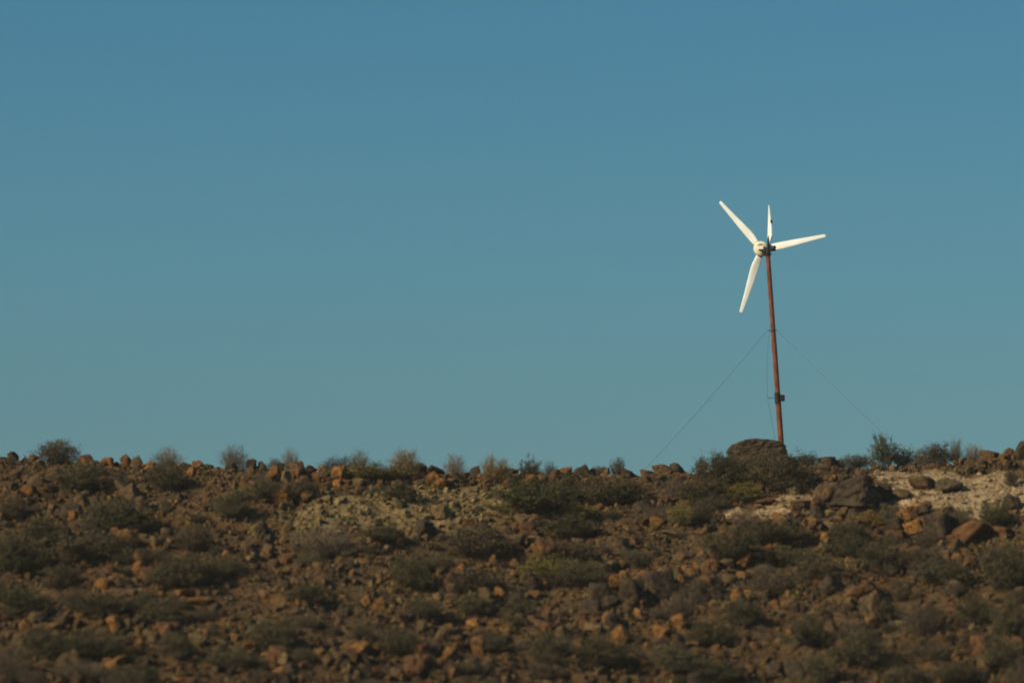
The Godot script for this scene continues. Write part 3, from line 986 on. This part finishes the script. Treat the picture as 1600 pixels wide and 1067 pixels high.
func hand_placed_bushes() -> void:
	for b in [[90, 709, 62, 30, "dense", "grey-brown leaf", "big dense brown leafy bush on the left skyline", "big leafy skyline bush"], [260, 717, 50, 28, "twiggy", "grey-brown leaf", "second dry bush from the left on the skyline", "second skyline bush"], [366, 717, 46, 32, "twiggy", "grey-brown leaf", "fuzzy rounded dry bush, third from the left on the skyline", "third skyline bush"],
			[453, 713, 28, 34, "twiggy", "grey-brown leaf", "slim upright dry bush on the left half of the skyline", "slim skyline bush"], [428, 722, 30, 20, "twiggy", "grey-brown leaf", "thin wispy bush left of the slim upright skyline bush", ""], [530, 722, 62, 24, "twiggy", "grey-olive", "wide airy bush on the skyline, left of the middle", "wide airy skyline bush"], [560, 719, 42, 30, "twiggy", "grey-olive", "taller right half bush of the wide airy skyline pair", ""],
			[583, 742, 112, 20, "cushion", "yellow-green", "long low olive-green bush under the wide airy skyline bush", "long low green bush"], [634, 731, 44, 34, "cushion", "yellow-brown", "rounded yellow-brown bush on the skyline left of the middle", "rounded yellow-brown skyline bush"], [710, 726, 36, 32, "twiggy", "grey-brown leaf", "thin leafless bush at the middle of the skyline", ""], [773, 741, 44, 32, "cushion", "yellow-brown", "second rounded yellow-brown bush on the skyline, nearer the middle", "second yellow-brown skyline bush"],
			[827, 721, 38, 28, "upright", "grey-olive", "thin twiggy bush at centre skyline with scattered leaves", "thin centre skyline bush"], [859, 722, 24, 24, "twiggy", "grey-olive", "small twiggy bush left of the round knob rock", ""], [903, 722, 20, 16, "twiggy", "grey-brown leaf", "tiny twiggy bush right behind the round knob rock", ""], [937, 730, 26, 16, "cushion", "grey-olive", "low bush on the skyline right of the dark upright block", ""], [965, 719, 22, 26, "upright", "grey-brown leaf", "thin leafless upright bush left of the left guy wire", ""],
			[1096, 720, 20, 22, "upright", "dark olive", "small dark upright bush on the skyline left of the domed boulder", ""], [1130, 738, 84, 40, "dense", "dark olive", "large dark bush under the left of the domed skyline boulder", "dark bush under the dome"], [1382, 704, 46, 42, "upright", "green", "tall green bush with bare branch on the skyline below the right guy wire", "tall green skyline bush"], [1412, 706, 36, 26, "upright", "grey-olive", "branchy bush leaning right of the tall green skyline bush", ""],
			[1495, 702, 22, 34, "twiggy", "dark olive", "thin tall dark shrub on the right skyline", "thin tall skyline shrub"], [1463, 711, 56, 28, "dense", "dark olive", "dark leafy bush left of the thin tall skyline shrub", ""], [1440, 714, 36, 20, "twiggy", "grey-brown leaf", "low dry bush between the green skyline bush and thin tall shrub", ""], [1522, 708, 32, 26, "twiggy", "grey-brown leaf", "dry bush right of the thin tall skyline shrub", ""], [1338, 720, 60, 18, "cushion", "grey-brown leaf", "low rounded brown bush right of the brown cap rock", ""],
			[1262, 718, 44, 15, "dense", "dark olive", "dark bush on the skyline right of the turbine pole", ""], [1225, 742, 96, 48, "dense", "dark olive", "large dark bush below the turbine pole", "large bush below the pole"], [1200, 724, 50, 26, "dense", "grey-olive", "grey-olive bush in front of the turbine pole's foot", ""]]:
		bush(b[0], b[1] - 2, b[2] * 1.12, b[3] * 1.18, b[4], b[5], b[6], b[7])
	# on the slope: [across, down, width, height, kind, colour]
	for b in [[262, 746, 76, 40, "dense", "dark olive"], [123, 749, 84, 50, "dense", "grey-olive"], [190, 748, 54, 40, "dense", "dark olive"], [184, 800, 100, 62, "dense", "dark olive"], [142, 812, 60, 40, "dense", "grey-olive"], [66, 828, 80, 44, "dense", "dark olive"], [147, 850, 124, 56, "dense", "grey-olive"], [50, 872, 76, 54, "dense", "dark olive"], [14, 862, 50, 70, "dense", "dark olive"],
			[20, 790, 50, 44, "dense", "grey-brown leaf"], [362, 786, 56, 36, "dense", "grey-olive"], [304, 844, 64, 42, "dense", "grey-brown leaf"], [289, 894, 106, 50, "dense", "dark olive"], [352, 882, 72, 36, "dense", "grey-olive"], [623, 768, 54, 36, "dense", "dark olive"], [412, 768, 56, 34, "dense", "grey-olive"], [473, 765, 56, 36, "dense", "grey-brown leaf"],
			[748, 842, 108, 58, "dense", "grey-brown leaf"], [505, 849, 104, 44, "twiggy", "grey-brown leaf"], [600, 840, 76, 32, "dense", "grey-olive"], [644, 896, 74, 52, "dense", "dark olive"], [479, 926, 72, 40, "dense", "dark olive"], [738, 908, 84, 44, "dense", "grey-brown leaf"], [825, 776, 112, 60, "dense", "green"], [885, 765, 70, 46, "dense", "dark olive"], [943, 768, 70, 44, "dense", "grey-olive"], [985, 768, 60, 40, "dense", "dark olive"],
			[1053, 766, 62, 38, "dense", "grey-brown leaf"], [1100, 766, 84, 40, "dense", "dark olive"], [903, 802, 64, 32, "cushion", "yellow-green"], [1063, 807, 42, 32, "cushion", "yellow-green"], [1016, 798, 66, 42, "dense", "grey-olive"], [890, 824, 92, 44, "dense", "dark olive"], [867, 894, 104, 44, "dense", "yellow-green"], [885, 860, 90, 40, "dense", "grey-brown leaf"], [1168, 812, 66, 44, "dense", "grey-olive"], [1147, 848, 96, 58, "dense", "dark olive"],
			[1162, 768, 52, 34, "dense", "yellow-green"], [1115, 785, 60, 26, "cushion", "grey-olive"], [1555, 806, 54, 42, "cushion", "green"], [1503, 812, 32, 30, "cushion", "grey-olive"], [1581, 744, 28, 30, "dense", "dark olive"], [1387, 808, 34, 44, "dense", "grey-olive"], [1356, 814, 54, 34, "dense", "yellow-brown"], [1328, 830, 66, 40, "dense", "dark olive"], [1206, 828, 104, 42, "dense", "dark olive"], [1327, 857, 66, 38, "dense", "dark olive"],
			[1238, 865, 74, 40, "dense", "grey-olive"], [1380, 870, 86, 44, "dense", "dark olive"], [1442, 872, 64, 44, "dense", "grey-brown leaf"], [1574, 884, 76, 76, "dense", "dark olive"], [1476, 894, 92, 46, "dense", "grey-olive"], [1277, 888, 74, 42, "dense", "grey-olive"], [159, 943, 86, 40, "dense", "dark olive"], [228, 944, 60, 38, "dense", "dark olive"], [146, 1004, 116, 56, "dense", "dark olive"], [275, 1006, 66, 44, "dense", "grey-olive"],
			[427, 994, 92, 52, "dense", "dark olive"], [470, 930, 46, 32, "twiggy", "grey-olive"], [364, 1030, 84, 36, "dense", "grey-olive"], [66, 1003, 78, 50, "dense", "dark olive"], [30, 938, 70, 54, "dense", "dark olive"], [811, 952, 64, 42, "dense", "dark olive"], [742, 948, 54, 36, "dense", "grey-olive"], [623, 1001, 74, 46, "dense", "dark olive"], [735, 1038, 84, 34, "dense", "dark olive"], [768, 1003, 56, 34, "dense", "grey-olive"],
			[861, 1009, 92, 46, "dense", "grey-olive"], [937, 1020, 106, 50, "dense", "dark olive"], [855, 1050, 60, 30, "dense", "grey-brown leaf"], [563, 992, 36, 26, "dense", "dark olive"], [1262, 986, 56, 44, "dense", "dark olive"], [1212, 914, 70, 44, "dense", "grey-brown leaf"], [1525, 950, 66, 52, "dense", "dark olive"], [1580, 974, 60, 72, "dense", "dark olive"], [1566, 1020, 80, 52, "dense", "grey-olive"], [1448, 1010, 84, 44, "dense", "dark olive"],
			[1414, 1056, 70, 36, "dense", "grey-olive"], [1500, 1050, 80, 40, "dense", "dark olive"], [1110, 990, 80, 46, "dense", "dark olive"], [1060, 1030, 86, 44, "dense", "grey-olive"], [1160, 960, 70, 44, "dense", "dark olive"], [1090, 925, 60, 40, "dense", "grey-brown leaf"], [1120, 1050, 90, 40, "dense", "dark olive"], [660, 950, 56, 30, "dense", "grey-olive"], [230, 870, 60, 32, "dense", "grey-brown leaf"], [96, 905, 66, 38, "dense", "grey-brown leaf"], [205, 1050, 80, 36, "dense", "dark olive"], [30, 1050, 80, 40, "dense", "dark olive"], [1410, 925, 50, 34, "dense", "grey-olive"]]:
		var flat := rng.randf_range(0.74, 0.98)
		bush(b[0], b[1] + b[3] * (1.0 - flat) * 0.5, b[2] * rng.randf_range(0.92, 1.2), b[3] * flat, "sparse" if b[4] == "dense" and b[2] < 85 and rng.randf() < 0.2 else b[4], b[5])

func fill_the_hill() -> void:
	var r := RandomNumberGenerator.new()
	r.seed = 777
	# more bushes, thickest on the low slope
	var n := 0
	var spots: Array = []
	while n < 150:
		var x := r.randf_range(-14.5, 14.5)
		var d := r.randf_range(100.5, 117.0)
		var g := gravel_at(x, d)
		if maxf(g.x, g.y) > 0.15 or r.randf() < (d - 100.0) / 30.0:
			continue
		var ok := true
		for s in spots:
			if Vector2(x, d).distance_to(s) < 0.62:
				ok = false
		if not ok:
			continue
		spots.append(Vector2(x, d))
		var w := clampf(0.62 * exp(r.randfn() * 0.42), 0.28, 1.5)
		var pick := r.randf()
		bush_on(Vector3(x, ground(x, d), -d), w, w * r.randf_range(0.32, 0.62), "dense" if pick < 0.42 else "sparse" if pick < 0.68 else "twiggy" if pick < 0.86 else "cushion", ["dark olive", "grey-olive", "grey-brown leaf", "dark olive", "grey-olive", "grey-brown leaf"][r.randi() % 6])
		n += 1
	# stones: those that show largest are things of their own, the rest one mass
	var stones: Array = []
	for i in 11000:
		var x := r.randf_range(-15.0, 15.0)
		var d := r.randf_range(100.3, 120.6)
		var k := patch_noise.get_noise_2d(x * 0.8 + 30.0, d * 0.8)
		if k < -0.2 and r.randf() < 0.4:
			continue
		var g := gravel_at(x, d)
		var w := clampf(0.155 * exp(r.randfn() * 0.42), 0.08, 0.56)
		w *= 1.0 + 0.45 * clampf(patch_noise.get_noise_2d(x * 0.55 - 80.0, d * 0.55) * 2.0, -0.8, 1.0)
		w = clampf(w, 0.07, 0.7)
		if g.x > 0.4 or g.y > 0.4:
			if g.x > 0.4 and r.randf() < 0.6:
				continue
			w *= 0.7 if g.y > 0.4 else 0.6
		if d > 118.5:
			w = minf(w, 0.26)
		stones.append([w, x, d, g])
	stones.sort_custom(func(a, b): return a[0] / a[2] > b[0] / b[2])
	var own := 0
	var rest: Array = []
	for s in stones:
		var colour := colour_for(r, s[3], s[1])
		var h: float = s[0] * r.randf_range(0.5, 0.95)
		var p := Vector3(s[1], ground(s[1], s[2]), -s[2])
		var c := to_photo(p)
		if own < 215 and c.x > 6.0 and c.x < 1594.0 and c.y < 1060.0:
			stone_on(p, s[0], h, colour, h < s[0] * 0.58, r.randf() * TAU, r.randf_range(-0.35, 0.35))
			own += 1
		else:
			var b := Basis(Vector3(r.randfn(), r.randfn(), r.randfn()).normalized(), r.randf_range(-0.4, 0.4)) * Basis(Vector3.UP, r.randf() * TAU).scaled(Vector3(s[0], h * 1.15, s[0]))
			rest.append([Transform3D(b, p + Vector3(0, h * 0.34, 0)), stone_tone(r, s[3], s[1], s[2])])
	var piles: Array = []
	for k in 6:
		piles.append([])
	for i in rest.size():
		piles[i % 6].append(rest[i])
	for k in 6:
		scatter(numbered("loose_stones"), "countless loose brown stones strewn between the bushes", stone_mesh(random_cuts(r, 0.4), 0.15, 600 + k, 2, 1.6), M["pebble"], piles[k])
	# gravel and chips
	var chips: Array = [[], [], []]
	for i in 42000:
		var x := r.randf_range(-15.0, 15.0)
		var d := r.randf_range(100.0, 121.0)
		var g := gravel_at(x, d)
		var w := clampf(0.052 * exp(r.randfn() * 0.45), 0.02, 0.14) * (0.85 if g.x > 0.5 else 1.0)
		var b := Basis(Vector3.UP, r.randf() * TAU).scaled(Vector3(w, w * r.randf_range(0.5, 0.9), w))
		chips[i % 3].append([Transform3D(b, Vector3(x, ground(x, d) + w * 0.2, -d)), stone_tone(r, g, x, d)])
	for k in 3:
		scatter(numbered("gravel"), "gravel and stone chips covering the hillside", stone_mesh(random_cuts(r, 0.4), 0.1, 620 + k, 1, 1.6), M["pebble"], chips[k])
	# dry grass
	var tuft := bush_shape(640, 22, 0, 60, 0.25, 1.0, 1.2, 0.3, 0.012)
	var grass: Array = []
	for i in 3600:
		var x := r.randf_range(-15.0, 15.0)
		var d := r.randf_range(100.0, 120.5)
		var g := gravel_at(x, d)
		if r.randf() < g.x * 0.9:
			continue
		if patch_noise.get_noise_2d(x * 1.5, d * 1.5 + 200.0) < -0.05:
			continue
		var w := r.randf_range(0.10, 0.28)
		var k := r.randf_range(0.35, 0.95)
		grass.append([Transform3D(Basis(Vector3.UP, r.randf() * TAU).scaled(Vector3(w, w * r.randf_range(0.5, 0.9), w)), Vector3(x, ground(x, d), -d)), Color(k, k * r.randf_range(0.88, 1.0), k * r.randf_range(0.75, 1.0))])
	scatter("dry_grass", "dry straw-coloured grass tufts between the stones", tuft[1], M["straw"], grass)

func write_labels() -> void:
	# hand-written labels stand; the others say where a thing is, by a neighbour one can find when that is enough, else by its place
	var marks: Array = []
	for t in placed_things:
		if t[6] != "":
			marks.append(t)
		if t[5] != "":
			seen_labels[t[5]] = 1
	var made := {}
	for t in placed_things:
		if t[5] != "":
			continue
		var near := 75.0
		var words := ""
		for m in marks:
			var off: Vector2 = t[1] - m[1]
			if off.length() < near:
				near = off.length()
				var where := "just right of" if off.x > absf(off.y) else "just left of" if -off.x > absf(off.y) else "just below" if off.y > 0.0 else "just above"
				words = "%s %s %s the %s" % [t[3], t[4], where, m[6]]
		t.append(words)
		if words != "":
			made[words] = made.get(words, 0) + 1
	for t in placed_things:
		var label: String = t[5]
		if label == "":
			label = t[7]
			if label == "" or made[label] > 1:
				label = words_for(t[1].x, t[1].y, t[3], t[4])
			if seen_labels.has(label):
				label = label.replace(" the picture", " the picture, overlapping its twin")
			seen_labels[label] = 1
		t[0].set_meta("label", label)
